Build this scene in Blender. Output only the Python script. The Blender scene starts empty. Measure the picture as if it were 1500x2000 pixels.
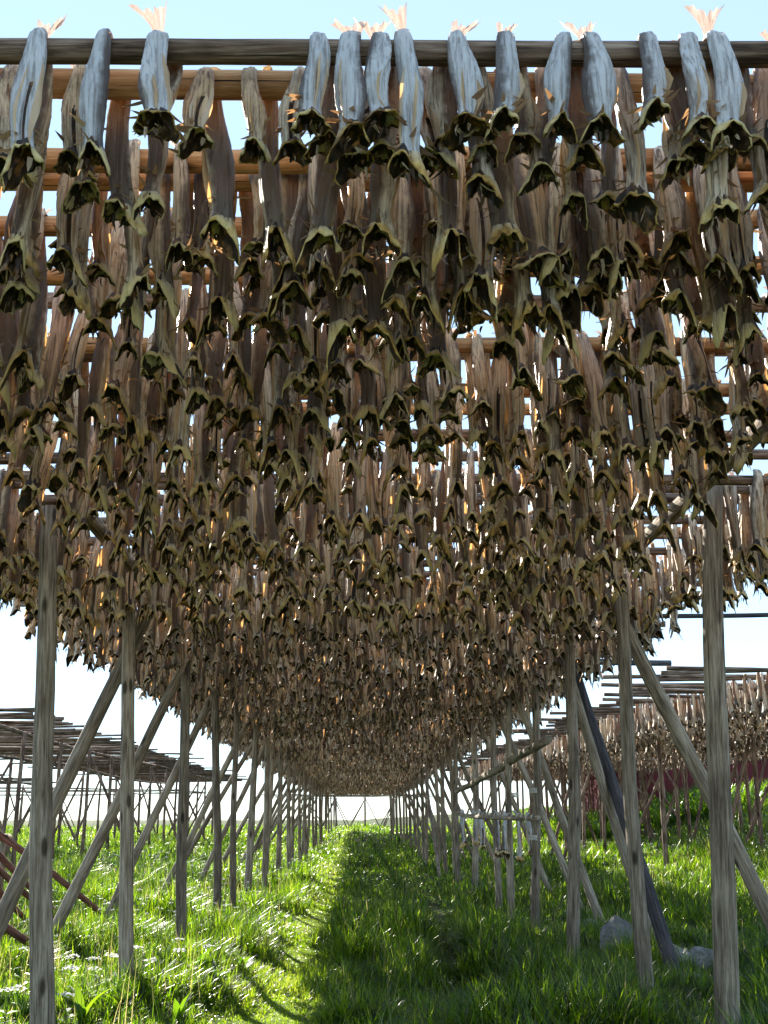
import bpy, math, random
import numpy as np
from mathutils import Vector, Matrix
R = math.radians
rng = np.random.default_rng(7)
random.seed(7)
sc = bpy.context.scene
C = sc.collection

# ------------------------------------------------------------------ camera, light
EYE = 1.45
cd = bpy.data.cameras.new('camera'); cam = bpy.data.objects.new('camera', cd); C.objects.link(cam)
cd.sensor_fit = 'VERTICAL'; cd.sensor_height = 36; cd.sensor_width = 27; cd.lens = 35
cd.shift_x = 0.025; cd.clip_end = 3000; cd.clip_start = 0.05
cam.location = (0, 0, EYE); cam.rotation_euler = (R(90 + 17.15), 0, 0)
sc.camera = cam
SUN_EL, SUN_AZ = 28, -26          # azimuth from +Y towards +X
w = bpy.data.worlds.new('World'); sc.world = w; w.use_nodes = True
nt = w.node_tree; bg = nt.nodes['Background']
sky = nt.nodes.new('ShaderNodeTexSky'); sky.sky_type = 'NISHITA'; sky.sun_disc = False
sky.sun_elevation = R(SUN_EL); sky.sun_rotation = R(SUN_AZ)
sky.air_density = 0.85; sky.dust_density = 0.0; sky.ozone_density = 2.0
hz = nt.nodes.new('ShaderNodeMix'); hz.data_type = 'RGBA'; hz.inputs[0].default_value = .72     # thin bright summer haze, the same all round
hz.inputs[7].default_value = (1.36, 1.82, 2.26, 1); nt.links.new(sky.outputs[0], hz.inputs[6])
nt.links.new(hz.outputs[2], bg.inputs[0]); bg.inputs[1].default_value = 0.15
sd = bpy.data.lights.new('sun', 'SUN'); sd.energy = 5.0; sd.angle = R(0.5); sd.color = (1, .93, .82)
sun = bpy.data.objects.new('sun', sd); C.objects.link(sun)
dv = Vector((math.sin(R(SUN_AZ))*math.cos(R(SUN_EL)), math.cos(R(SUN_AZ))*math.cos(R(SUN_EL)), math.sin(R(SUN_EL))))
sun.rotation_euler = dv.to_track_quat('Z', 'Y').to_euler()
sc.view_settings.view_transform = 'Standard'; sc.view_settings.look = 'None'
sc.view_settings.exposure = 1.8; sc.view_settings.gamma = 1
sc.cycles.max_bounces = 8; sc.cycles.diffuse_bounces = 5; sc.cycles.transmission_bounces = 4
sc.cycles.glossy_bounces = 2; sc.cycles.transparent_max_bounces = 4

# ------------------------------------------------------------------ helpers
_lat = np.random.default_rng(3).random((257, 257))
def vnoise(x, y, s=1.0):
    x = np.asarray(x, float)/s + 1000; y = np.asarray(y, float)/s + 1000
    xi = np.floor(x).astype(int); yi = np.floor(y).astype(int); fx = x-xi; fy = y-yi
    fx = fx*fx*(3-2*fx); fy = fy*fy*(3-2*fy); a = xi % 256; b = yi % 256
    return ((_lat[a, b]*(1-fx)+_lat[a+1, b]*fx)*(1-fy)+(_lat[a, b+1]*(1-fx)+_lat[a+1, b+1]*fx)*fy)
def sstep(a, b, x):
    t = np.clip((np.asarray(x, float)-a)/(b-a), 0, 1); return t*t*(3-2*t)
def pathx(y): return -0.66 - 0.004*np.asarray(y, float) + .09*np.sin(np.asarray(y, float)*.35)
def gz(x, y):
    x = np.asarray(x, float); y = np.asarray(y, float)
    z = .10*(vnoise(x, y, 2.3)-.5) + .05*(vnoise(x+9, y+4, .7)-.5)
    z = z + .55*sstep(22, 62, y)
    z = z + .5*sstep(4.2, 8, x)*sstep(9, 17, y)
    z = z + 1.5*sstep(8.5, 17, x)*sstep(24, 38, y)*(1-.2*sstep(60, 90, y)) + .5*(vnoise(x, y, 9)-.5)*sstep(10, 30, y)
    pd = np.abs(x-pathx(y)); z = z - .02*np.exp(-(pd/.4)**2)
    z = z + .12*np.exp(-((x+1.5-.02*y)/.5)**2)*sstep(6, 12, y)
    return z
def G(x, y): return float(gz(x, y))

def props(o, label=None, cat=None, group=None, kind=None):
    if label: o['label'] = label
    if cat: o['category'] = cat
    if group: o['group'] = group
    if kind: o['kind'] = kind
    return o
def mk(name, V, Q=None, T=None, mats=(), mq=None, mt=None, attrs=None, smooth=True, parent=None, loc=None):
    me = bpy.data.meshes.new(name); V = np.asarray(V, np.float32)
    Q = np.zeros((0, 4), np.int32) if Q is None else np.asarray(Q, np.int32).reshape(-1, 4)
    T = np.zeros((0, 3), np.int32) if T is None else np.asarray(T, np.int32).reshape(-1, 3)
    me.vertices.add(len(V)); me.vertices.foreach_set('co', V.ravel())
    li = np.concatenate([Q.ravel(), T.ravel()]); me.loops.add(len(li)); me.loops.foreach_set('vertex_index', li)
    tot = np.concatenate([np.full(len(Q), 4), np.full(len(T), 3)]).astype(np.int32)
    st = np.concatenate([[0], np.cumsum(tot)[:-1]]).astype(np.int32)
    me.polygons.add(len(tot)); me.polygons.foreach_set('loop_start', st); me.polygons.foreach_set('loop_total', tot)
    for m in mats: me.materials.append(m)
    if mq is not None or mt is not None:
        a = np.zeros(len(Q), np.int32) if mq is None else np.asarray(mq, np.int32)
        b = np.zeros(len(T), np.int32) if mt is None else np.asarray(mt, np.int32)
        me.polygons.foreach_set('material_index', np.concatenate([a, b]))
    me.polygons.foreach_set('use_smooth', np.full(len(tot), smooth))
    for k, v in (attrs or {}).items():
        v = np.asarray(v, np.float32)
        if v.ndim == 1:
            at = me.attributes.new(k, 'FLOAT', 'POINT'); at.data.foreach_set('value', v)
        else:
            at = me.attributes.new(k, 'FLOAT_VECTOR', 'POINT'); at.data.foreach_set('vector', v.ravel())
    me.update(calc_edges=True)
    o = bpy.data.objects.new(name, me); C.objects.link(o)
    if parent: o.parent = parent
    if loc is not None: o.location = loc
    return o
def empty(name, loc, **k):
    o = bpy.data.objects.new(name, None); C.objects.link(o); o.location = loc; o.empty_display_size = .3
    props(o, **k); return o
ORD = ['nearest', 'second', 'third', 'fourth', 'fifth', 'sixth', 'seventh', 'eighth', 'ninth', 'tenth', 'eleventh', 'twelfth',
       'thirteenth', 'fourteenth', 'fifteenth', 'sixteenth', 'seventeenth', 'eighteenth', 'nineteenth', 'twentieth']
def ordn(i):
    if i < 20: return 'first' if i == 0 else ORD[i]
    t = {2: 'twenty', 3: 'thirty', 4: 'forty', 5: 'fifty', 6: 'sixty'}[(i+1)//10]
    r = (i+1) % 10
    return t[:-1]+'ieth' if r == 0 else t+'-'+ordn(r-1)

# ------------------------------------------------------------------ materials
class N:
    def __init__(s, name):
        s.m = bpy.data.materials.new(name); s.m.use_nodes = True; s.t = s.m.node_tree; s.t.nodes.clear()
        s.out = s.n('ShaderNodeOutputMaterial')
    def n(s, t, **k):
        x = s.t.nodes.new(t)
        for a, b in k.items(): setattr(x, a, b)
        return x
    def l(s, a, b): s.t.links.new(a, b)
    def noise(s, vec, scale, detail=4, rough=.55):
        x = s.n('ShaderNodeTexNoise'); x.inputs['Scale'].default_value = scale; x.inputs['Detail'].default_value = detail
        x.inputs['Roughness'].default_value = rough; s.l(vec, x.inputs['Vector']); return x.outputs['Fac']
    def map(s, vec, scale):
        x = s.n('ShaderNodeMapping'); x.inputs['Scale'].default_value = scale; s.l(vec, x.inputs['Vector']); return x.outputs[0]
    def ramp(s, fac, stops):
        x = s.n('ShaderNodeValToRGB'); e = x.color_ramp.elements
        while len(e) < len(stops): e.new(.5)
        for a, (p, c) in zip(e, stops): a.position = p; a.color = (*c, 1) if len(c) == 3 else c
        s.l(fac, x.inputs[0]); return x.outputs[0]
    def mix(s, f, a, b, mode='MIX'):
        x = s.n('ShaderNodeMix', data_type='RGBA', blend_type=mode)
        for i, v in ((0, f), (6, a), (7, b)):
            if isinstance(v, (int, float)): x.inputs[i].default_value = v
            elif isinstance(v, tuple): x.inputs[i].default_value = (*v, 1)
            else: s.l(v, x.inputs[i])
        return x.outputs[2]
    def math(s, op, a, b=0.0, c=0.0):
        x = s.n('ShaderNodeMath', operation=op)
        for i, v in enumerate((a, b, c)):
            if isinstance(v, (int, float)): x.inputs[i].default_value = v
            else: s.l(v, x.inputs[i])
        return x.outputs[0]
    def bump(s, h, st=.5, d=.01):
        x = s.n('ShaderNodeBump'); x.inputs['Strength'].default_value = st; x.inputs['Distance'].default_value = d
        s.l(h, x.inputs['Height']); return x.outputs[0]
    def bsdf(s, col, rough=.8, spec=.3, normal=None, trans=0.0, tcol=None):
        b = s.n('ShaderNodeBsdfPrincipled'); b.inputs['Specular IOR Level'].default_value = spec
        if isinstance(rough, (int, float)): b.inputs['Roughness'].default_value = rough
        else: s.l(rough, b.inputs['Roughness'])
        if isinstance(col, tuple): b.inputs['Base Color'].default_value = (*col, 1)
        else: s.l(col, b.inputs['Base Color'])
        if normal is not None: s.l(normal, b.inputs['Normal'])
        o = b.outputs[0]
        if trans > 0:
            t = s.n('ShaderNodeBsdfTranslucent')
            tc = tcol if tcol is not None else col
            if isinstance(tc, tuple): t.inputs[0].default_value = (*tc, 1)
            else: s.l(tc, t.inputs[0])
            if normal is not None: s.l(normal, t.inputs['Normal'])
            mx = s.n('ShaderNodeMixShader'); mx.inputs[0].default_value = trans
            s.l(o, mx.inputs[1]); s.l(t.outputs[0], mx.inputs[2]); o = mx.outputs[0]
        s.l(o, s.out.inputs[0]); return s.m

def wood(name, dark, mid, light, crack=(.02, .016, .012), tint=None):
    m = N(name); tc = m.n('ShaderNodeTexCoord'); oi = m.n('ShaderNodeObjectInfo')
    off = m.n('ShaderNodeVectorMath', operation='MULTIPLY_ADD')
    cmb = m.n('ShaderNodeCombineXYZ')
    for i in range(3): m.l(oi.outputs['Random'], cmb.inputs[i])
    m.l(cmb.outputs[0], off.inputs[0]); off.inputs[1].default_value = (31, 17, 23); m.l(tc.outputs['Object'], off.inputs[2])
    v = off.outputs[0]
    g = m.noise(m.map(v, (26, 26, 1.5)), 2.4, 8, .68)
    big = m.noise(m.map(v, (4, 4, 1.2)), 1.6, 4)
    col = m.ramp(m.math('ADD', m.math('MULTIPLY', g, .65), m.math('MULTIPLY', big, .4)), [(.41, dark), (.52, mid), (.63, light)])
    cr = m.ramp(m.noise(m.map(v, (85, 85, .7)), 1.6, 2, .5), [(.31, (1, 1, 1)), (.345, (0, 0, 0))])
    col = m.mix(cr, col, crack)
    vo = m.n('ShaderNodeTexVoronoi'); vo.inputs['Scale'].default_value = 1.0; m.l(m.map(v, (8, 8, 2.6)), vo.inputs['Vector'])
    kn = m.ramp(vo.outputs['Distance'], [(.11, (.9, .9, .9)), (.20, (0, 0, 0))])
    col = m.mix(kn, col, tuple(c*.35 for c in dark))
    br = m.math('MULTIPLY_ADD', oi.outputs['Random'], .5, .75)
    cc = m.n('ShaderNodeCombineColor')
    for i in range(3): m.l(br, cc.inputs[i])
    col = m.mix(1.0, col, cc.outputs[0], 'MULTIPLY')
    h = m.math('SUBTRACT', g, m.math('MULTIPLY', cr, .9))
    return m.bsdf(col, .85, .2, m.bump(h, 1.0, .009))
M = {}
M['post'] = wood('weathered_post_wood', (.10, .078, .055), (.235, .19, .14), (.42, .36, .28))
M['pole'] = wood('grey_pole_wood', (.055, .036, .025), (.18, .12, .085), (.38, .29, .22))
M['orange_wood'] = wood('orange_pole_wood', (.28, .13, .06), (.52, .28, .13), (.68, .42, .22))  # warmer orange tone, used on the second pole and some others
M['dark'] = wood('dark_pole_wood', (.03, .028, .03), (.06, .055, .06), (.12, .11, .11))
M['red'] = wood('reddish_pole_wood', (.12, .05, .04), (.24, .11, .085), (.36, .20, .16))

def fishmat(name, kind):
    m = N(name); at = m.n('ShaderNodeAttribute', attribute_name='fco'); tt = m.n('ShaderNodeAttribute', attribute_name='tint')
    oi = m.n('ShaderNodeObjectInfo'); v = at.outputs['Vector']
    rnd = m.math('FRACT', m.math('ADD', tt.outputs['Fac'], oi.outputs['Random']))
    cmb = m.n('ShaderNodeCombineXYZ')
    for i in range(3): m.l(rnd, cmb.inputs[i])
    off = m.n('ShaderNodeVectorMath', operation='MULTIPLY_ADD'); m.l(cmb.outputs[0], off.inputs[0])
    off.inputs[1].default_value = (7, 9, 5); m.l(v, off.inputs[2]); v2 = off.outputs[0]
    st = m.noise(m.map(v2, (60, 60, 2.6)), 1.6, 6, .62)       # long streaks
    bl = m.noise(v2, 22, 5, .6)
    fine = m.noise(m.map(v2, (140, 140, 60)), 1.5, 4, .65)
    if kind in ('skin', 'pale_skylit'):
        base = m.ramp(rnd, [(0, (.74, .76, .78)), (1, (.64, .67, .70))] if kind == 'pale_skylit' else [(0, (.90, .76, .52)), (.2, (.78, .60, .38)), (.45, (.90, .82, .68)), (.65, (.58, .40, .27)), (.82, (.86, .75, .56)), (1, (.88, .66, .38))])
        col = m.mix(m.ramp(st, [(.36, (1, 1, 1)), (.54, (0, 0, 0))]), base, (.30, .29, .29) if kind == 'pale_skylit' else (.15, .105, .07))
        col = m.mix(m.ramp(bl, [(.54, (0, 0, 0)), (.72, (.65, .65, .65))]), col, (.62, .60, .56) if kind == 'pale_skylit' else (.42, .25, .12))
        col = m.mix(m.ramp(st, [(.58, (0, 0, 0)), (.72, (.6, .6, .6))]), col, (.68, .65, .58))
        # dark back: mask on attribute 'back'
        ba = m.n('ShaderNodeAttribute', attribute_name='back')
        f = m.math('ADD', ba.outputs['Fac'], m.math('MULTIPLY_ADD', bl, .7, -.35))
        col = m.mix(m.ramp(f, [(.45, (0, 0, 0)), (.8, (.85, .85, .85))]), col, (.055, .038, .03))
        h = m.math('ADD', m.math('MULTIPLY', st, 1.0), m.math('MULTIPLY', fine, .35))
        return m.bsdf(col, .45, .55, m.bump(h, 1.0, .012), .2, m.mix(.6, col, (.95, .50, .16)))
    if kind == 'collar':
        rm = m.n('ShaderNodeAttribute', attribute_name='back')
        skin = m.mix(m.ramp(st, [(.40, (1, 1, 1)), (.54, (0, 0, 0))]), (.80, .68, .50), (.24, .16, .09))
        rimc = m.ramp(m.math('ADD', m.math('MULTIPLY', bl, .7), m.math('MULTIPLY', rnd, .3)), [(.3, (.22, .11, .02)), (.42, (.82, .52, .14)), (.54, (.96, .78, .36))])
        col = m.mix(m.ramp(m.math('ADD', rm.outputs['Fac'], m.math('MULTIPLY_ADD', bl, .6, -.3)), [(.2, (0, 0, 0)), (.7, (1, 1, 1))]), skin, rimc)
        return m.bsdf(col, .45, .5, m.bump(m.math('ADD', st, fine), 1.0, .009), .2, (.75, .42, .10))
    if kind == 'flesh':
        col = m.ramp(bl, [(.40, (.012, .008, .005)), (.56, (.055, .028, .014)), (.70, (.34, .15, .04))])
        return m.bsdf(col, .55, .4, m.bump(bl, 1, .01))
    if kind == 'fin':
        col = m.ramp(m.math('ADD', m.math('MULTIPLY', st, .5), m.math('MULTIPLY', rnd, .5)), [(.25, (.06, .05, .045)), (.5, (.18, .13, .08)), (.8, (.45, .33, .2))])
        return m.bsdf(col, .5, .4, None, .35, m.mix(.5, col, (.85, .42, .16)))
    if kind == 'flap':
        col = m.ramp(m.math('ADD', m.math('MULTIPLY', st, .6), m.math('MULTIPLY', rnd, .4)), [(.3, (.30, .20, .09)), (.5, (.66, .54, .36)), (.75, (.80, .72, .55))])
        return m.bsdf(col, .4, .6, m.bump(st, .8, .004), .42, (.95, .50, .16))
    if kind == 'tail':
        col = m.ramp(st, [(.38, (.50, .36, .28)), (.58, (.80, .72, .66))])
        return m.bsdf(col, .5, .4, m.bump(st, .8, .004), .2, (.85, .58, .44))
FM = [fishmat('fish_skin', 'skin'), fishmat('fish_collar', 'collar'), fishmat('fish_flesh', 'flesh'), fishmat('fish_fin', 'fin'), fishmat('fish_tail', 'tail'), fishmat('fish_flap', 'flap'), fishmat('pale_skylit_skin', 'pale_skylit')]  # last: pale skin with blue skylight painted in, for front row; low-bar fish share it

def leafmat(name, stops, tstops, trans, rough=.45, spec=.4):
    m = N(name); at = m.n('ShaderNodeAttribute', attribute_name='tint'); f = at.outputs['Fac']
    return m.bsdf(m.ramp(f, stops), rough, spec, None, trans, m.ramp(f, tstops))
M['grass'] = leafmat('grass_blade', [(0, (.004, .011, .004)), (.45, (.010, .028, .006)), (.85, (.045, .09, .015)), (1, (.20, .18, .09))],
                     [(0, (.010, .04, .002)), (.45, (.20, .40, .006)), (.85, (.50, .70, .010)), (1, (.5, .45, .15))], .5, .32, .5)
M['leaf'] = leafmat('broad_leaf', [(0, (.008, .022, .008)), (1, (.04, .095, .018))], [(0, (.08, .24, .008)), (1, (.38, .60, .015))], .42, .3, .6)
def plain(name, c, trans=0, rough=.7):
    m = N(name); return m.bsdf(c, rough, .3, None, trans, c)
M['petal'] = plain('white_petal', (.80, .78, .82), .3)
M['pink'] = plain('pink_petal', (.70, .35, .55), .3)
M['stem'] = plain('green_stem', (.10, .15, .04), .2)
def groundmat():
    m = N('soil_and_lit_turf'); tc = m.n('ShaderNodeTexCoord'); v = tc.outputs['Object']
    a = m.noise(v, 1.1, 6); b = m.noise(v, 14, 5, .65)
    col = m.ramp(m.math('ADD', m.math('MULTIPLY', a, .5), m.math('MULTIPLY', b, .5)), [(.35, (.02, .022, .008)), (.5, (.035, .05, .012)), (.65, (.07, .11, .02))])
    ms = m.n('ShaderNodeAttribute', attribute_name='lit_turf')
    col = m.mix(ms.outputs['Fac'], col, m.ramp(b, [(.3, (.07, .12, .015)), (.7, (.20, .28, .03))]))  # lighter green along the path: sunlit strip painted into the turf colour
    at = m.n('ShaderNodeAttribute', attribute_name='path')
    dirt = m.ramp(b, [(.3, (.09, .06, .04)), (.7, (.26, .19, .14))])
    f = m.math('MULTIPLY', at.outputs['Fac'], m.ramp(m.noise(v, 3.5, 4), [(.42, (0, 0, 0)), (.58, (1, 1, 1))]))
    col = m.mix(f, col, dirt)
    return m.bsdf(col, .95, .1, m.bump(b, .8, .03))
def rockmat():
    m = N('grey_rock'); tc = m.n('ShaderNodeTexCoord'); v = tc.outputs['Object']
    a = m.noise(v, 3, 7, .62); b = m.noise(v, 22, 5, .6)
    col = m.ramp(m.math('ADD', m.math('MULTIPLY', a, .6), m.math('MULTIPLY', b, .4)), [(.35, (.09, .09, .09)), (.52, (.22, .215, .21)), (.68, (.42, .41, .39))])
    return m.bsdf(col, .85, .25, m.bump(m.math('ADD', a, b), 1, .03))
M['ground'] = groundmat(); M['rock'] = rockmat()
def barnmat():
    m = N('red_planks'); tc = m.n('ShaderNodeTexCoord'); v = tc.outputs['Object']
    x = m.n('ShaderNodeSeparateXYZ'); m.l(v, x.inputs[0])
    fr = m.math('FRACT', m.math('MULTIPLY', m.math('ADD', x.outputs[0], x.outputs[1]), 6))
    gap = m.ramp(fr, [(.0, (0, 0, 0)), (.1, (1, 1, 1))])
    col = m.ramp(m.noise(m.map(v, (8, 8, .8)), 2, 4), [(.3, (.09, .018, .022)), (.7, (.16, .03, .035))])
    col = m.mix(gap, (.06, .012, .01), col)
    return m.bsdf(col, .8, .2, m.bump(gap, .5, .02))
M['barn'] = barnmat()
M['roof'] = plain('grey_roofing', (.12, .12, .13)); M['white'] = plain('white_paint', (.75, .75, .74))
M['glass'] = plain('dark_window', (.03, .035, .04), 0, .1)
M['rope'] = plain('pale_rope', (.55, .52, .46), 0, .8)

# ------------------------------------------------------------------ ground
def ground():
    ys = np.concatenate([np.arange(-6, 24, .16), np.arange(24, 60, .5), np.arange(60, 130, 3), [140, 160, 200, 260, 400, 700, 1200]])
    xs = np.concatenate([[-900, -400, -200, -120, -90, -70], np.arange(-55, -14, 2), np.arange(-14, 14, .16), np.arange(14, 56, 2), [70, 90, 120, 200, 400, 900]])
    X, Y = np.meshgrid(xs, ys, indexing='ij'); Z = gz(X, Y)
    n, m = X.shape; V = np.stack([X.ravel(), Y.ravel(), Z.ravel()], 1)
    i = np.arange(n-1)[:, None]*m + np.arange(m-1)[None]; i = i.ravel()
    p = np.exp(-((X-pathx(Y)-.06)/.12)**2)*(Y < 60)*sstep(.55, .7, vnoise(X, Y, .6)); mo = np.exp(-((X-pathx(Y)-.1)/.42)**2); p2 = .8*np.exp(-((X-.9-.05*(Y-10))/.16)**2)*(Y > 9)*(Y < 30)
    o = mk('ground', V, np.stack([i, i+m, i+m+1, i+1], 1), mats=[M['ground']], attrs={'path': np.maximum(p, p2).ravel(), 'lit_turf': mo.ravel()})
    props(o, kind='structure')
ground()

# ------------------------------------------------------------------ logs
def log_geo(L, r0, r1, rg, nr=10, ns=12, bend=.01, knob=.05):
    t = np.linspace(0, 1, nr)[:, None]; a = np.linspace(0, 2*math.pi, ns, endpoint=False)[None]
    ph = rg.random(6)*6.28
    r = (r0+(r1-r0)*t)*(1+knob*np.sin(2*a+ph[0]+t*2)+knob*.6*np.sin(3*a+ph[1]-t*3)+knob*.8*np.sin(t*L*3.1+ph[2]+a))
    r = r*(1+.02*rg.standard_normal(r.shape))
    cx = bend*np.sin(t*3.1416*1.0)*math.cos(ph[3])*L + .15*r0*np.sin(t*L*2+ph[4]); cy = bend*np.sin(t*3.1416)*math.sin(ph[3])*L + .15*r0*np.sin(t*L*1.7+ph[5])
    V = np.stack([cx+r*np.cos(a), cy+r*np.sin(a), np.broadcast_to(t*L, r.shape)], 2).reshape(-1, 3)
    i = (np.arange(nr-1)[:, None]*ns+np.arange(ns)[None]); j = (np.arange(nr-1)[:, None]*ns+(np.arange(ns)[None]+1) % ns)
    Q = np.stack([i, j, j+ns, i+ns], 2).reshape(-1, 4)
    c0 = len(V); V = np.vstack([V, [[cx[0, 0], cy[0, 0], 0]], [[cx[-1, 0], cy[-1, 0], L]]])
    k = np.arange(ns); T = np.vstack([np.stack([np.full(ns, c0), (k+1) % ns, k], 1), np.stack([np.full(ns, c0+1), k+(nr-1)*ns, (k+1) % ns+(nr-1)*ns], 1)])
    return V, Q, T
def log(name, p0, p1, r0, r1, mat, parent=None, rg=rng, **k):
    p0 = Vector(p0); p1 = Vector(p1); d = p1-p0
    V, Q, T = log_geo(d.length, r0, r1, rg, **k)
    o = mk(name, V, Q, T, [mat]); q = d.to_track_quat('Z', 'Y')
    o.rotation_euler = (q.to_matrix() @ Matrix.Rotation(rg.random()*6, 3, 'Z')).to_euler()
    o.location = p0
    if parent: o.parent = parent; o.location = p0-parent.location
    return o
def logs_merged(name, specs, mat, rg, **k):
    Vs, Qs, Ts, n = [], [], [], 0
    for p0, p1, r0, r1 in specs:
        p0 = Vector(p0); d = Vector(p1)-p0; V, Q, T = log_geo(d.length, r0, r1, rg, **k)
        m = np.array(d.to_track_quat('Z', 'Y').to_matrix()); Vs.append(V@m.T+np.array(p0)); Qs.append(Q+n); Ts.append(T+n); n += len(V)
    return mk(name, np.vstack(Vs), np.vstack(Qs), np.vstack(Ts), [mat])

# ------------------------------------------------------------------ fish templates
PR = .041
def join(parts):
    Vs, Qs, Ms, Bs, n = [], [], [], [], 0
    for V, Q, m_, b in parts: Vs.append(V); Qs.append(Q+n); Ms.append(m_); Bs.append(b); n += len(V)
    return np.vstack(Vs), np.vstack(Qs), np.concatenate(Ms), np.concatenate(Bs)
def fish_tpl(rg, n, m, slit=False, tail=False, nfin=5, rag=5, rich=True):
    """returns dict of part -> (V,Q,mat per quad,fco,back); hanging in front (-Y) of a pole whose centre is the origin"""
    L = .43
    ph = rg.random(12)*6.28
    na = max(3, n//6); s = np.concatenate([np.linspace(0, .12, na, endpoint=False), np.linspace(.12, 1, n-na)])
    prof_s = [0, .06, .12, .3, .5, .68, .82, .91, .96, 1.0]
    fl = rg.uniform(.040, .060)
    wv = np.interp(s, prof_s, [.016, .022, .027, .033, .038, .038, .031, .032, .047, fl])*(1+.07*np.sin(s*9+ph[0]))*(1+.22*(rg.random()-.5)*sstep(.1, .4, s)*(1-sstep(.8, 1, s)))
    tv = np.interp(s, prof_s, [.007, .012, .018, .023, .027, .029, .027, .032, .043, .052])*(1+.10*np.sin(s*8+ph[1]))*rg.uniform(.8, 1.1)
    a = -math.pi/2 + np.linspace(0, 2*math.pi, m, endpoint=False)      # index 0 = front
    vent = rg.choice([-1, 1])*(rg.uniform(.0, .6) if slit else rg.uniform(.2, 1.6))                        # where the belly faces, from the front
    S, A = np.meshgrid(s, a, indexing='ij')
    wr = 1+.09*np.sin(3*A+ph[2]+S*2)+.07*np.sin(5*A+ph[3]-S*3)+.05*np.sin(8*A+ph[4]+S*5)*(m > 12)+.02*rg.standard_normal(S.shape)
    d = (A+math.pi/2-vent+math.pi) % (2*math.pi)-math.pi
    groove = np.exp(-(d/(.16 if not slit else .32))**2)*sstep(.3 if slit else .35, .6, S)*(1-sstep(.93, .99, S))
    lip = np.exp(-((np.abs(d)-(.3 if not slit else .62))/.16)**2)*sstep(.4, .65, S)*(1-sstep(.93, .99, S))
    wr = wr*(1-(.3 if not slit else .82)*groove)*(1+(.06 if not slit else .22)*lip)
    X = wv[:, None]*np.cos(A)*wr; Yt = tv[:, None]*np.sin(A)*wr
    tw = rg.uniform(-1.1, 1.1)*sstep(.15, .7, s)*(1-.75*sstep(.75, 1, s)); ct, st_ = np.cos(tw)[:, None], np.sin(tw)[:, None]
    X, Yt = X*ct-Yt*st_, X*st_+Yt*ct
    # centreline
    arc = s < .12; phi = np.clip(s/.12, 0, 1)*math.pi/2; RR = PR+.013
    cz = np.where(arc, RR*np.cos(phi), -(s-.12)/.88*L); cyl = np.where(arc, -RR*np.sin(phi), -RR-.012*np.sin((s-.12)*3))
    swx = rg.uniform(-.025, .025); cx = swx*sstep(.1, 1, s)+.008*np.sin(s*6+ph[5]); 
    tx, tz = -np.sin(phi), -np.cos(phi)   # local thickness direction rotates over the pole (y,z)
    ty = np.where(arc, np.sin(phi), 1.0); tzz = np.where(arc, -np.cos(phi), 0.0)
    Px = cx[:, None]+X; Py = cyl[:, None]+Yt*ty[:, None]; Pz = cz[:, None]+Yt*tzz[:, None]
    tilt = rg.uniform(-1.1, 1.1); asym = rg.uniform(-.5, .5)
    edge = sstep(.9, 1.0, S)
    droop = rg.uniform(.025, .055)
    dz = edge*(-(droop*np.abs(np.cos(A))**2.6*(1+asym*np.sign(np.cos(A))))+ .016*(1-np.abs(np.cos(A)))-.034*tilt*np.cos(A)+.010*np.sin(2*A+ph[9])+.008*np.sin(3*A+ph[10])+.006*np.sin(7*A+ph[6])*(S > .97)+(.003 if m > 20 else .004)*rg.standard_normal(S.shape)*(S > .99))
    Pz = Pz+dz; Px = Px+edge*edge*rg.uniform(.004, .02)*np.sign(np.cos(A))*np.abs(np.cos(A))**4
    Py = Py-edge*.006
    V = np.stack([Px, Py, Pz], 2)
    rings = [V[i] for i in range(len(s))]
    c = V[-1].mean(0)
    rim = V[-1]
    inner = []
    for sc_, up in ((.92, .0), (.72, .028), (.5, .05), (.15, .065)):
        q = c+(rim-c)*np.array([sc_, sc_, sc_]); q[:, 2] = rim[:, 2]*(.4+.6*sc_)+c[2]*(.6-.6*sc_)+up+.003*rg.standard_normal(m); inner.append(q)
    def grid(rs, base=0):
        i = np.arange(len(rs)-1)[:, None]*m+np.arange(m)[None]; j = np.arange(len(rs)-1)[:, None]*m+(np.arange(m)[None]+1) % m
        return np.stack([i, i+m, j+m, j], 2).reshape(-1, 4)+base
    k = int(np.argmax(s >= .9))
    out = {}
    backd = np.cos((A+math.pi/2-vent)-math.pi)*.5+.5      # 1 at the back
    # body: ring 0..k
    Vb = np.vstack(rings[:k+1]); Qb = grid(rings[:k+1])
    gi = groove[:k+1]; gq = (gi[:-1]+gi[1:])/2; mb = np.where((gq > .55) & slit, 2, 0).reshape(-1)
    fl_ = []
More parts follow.
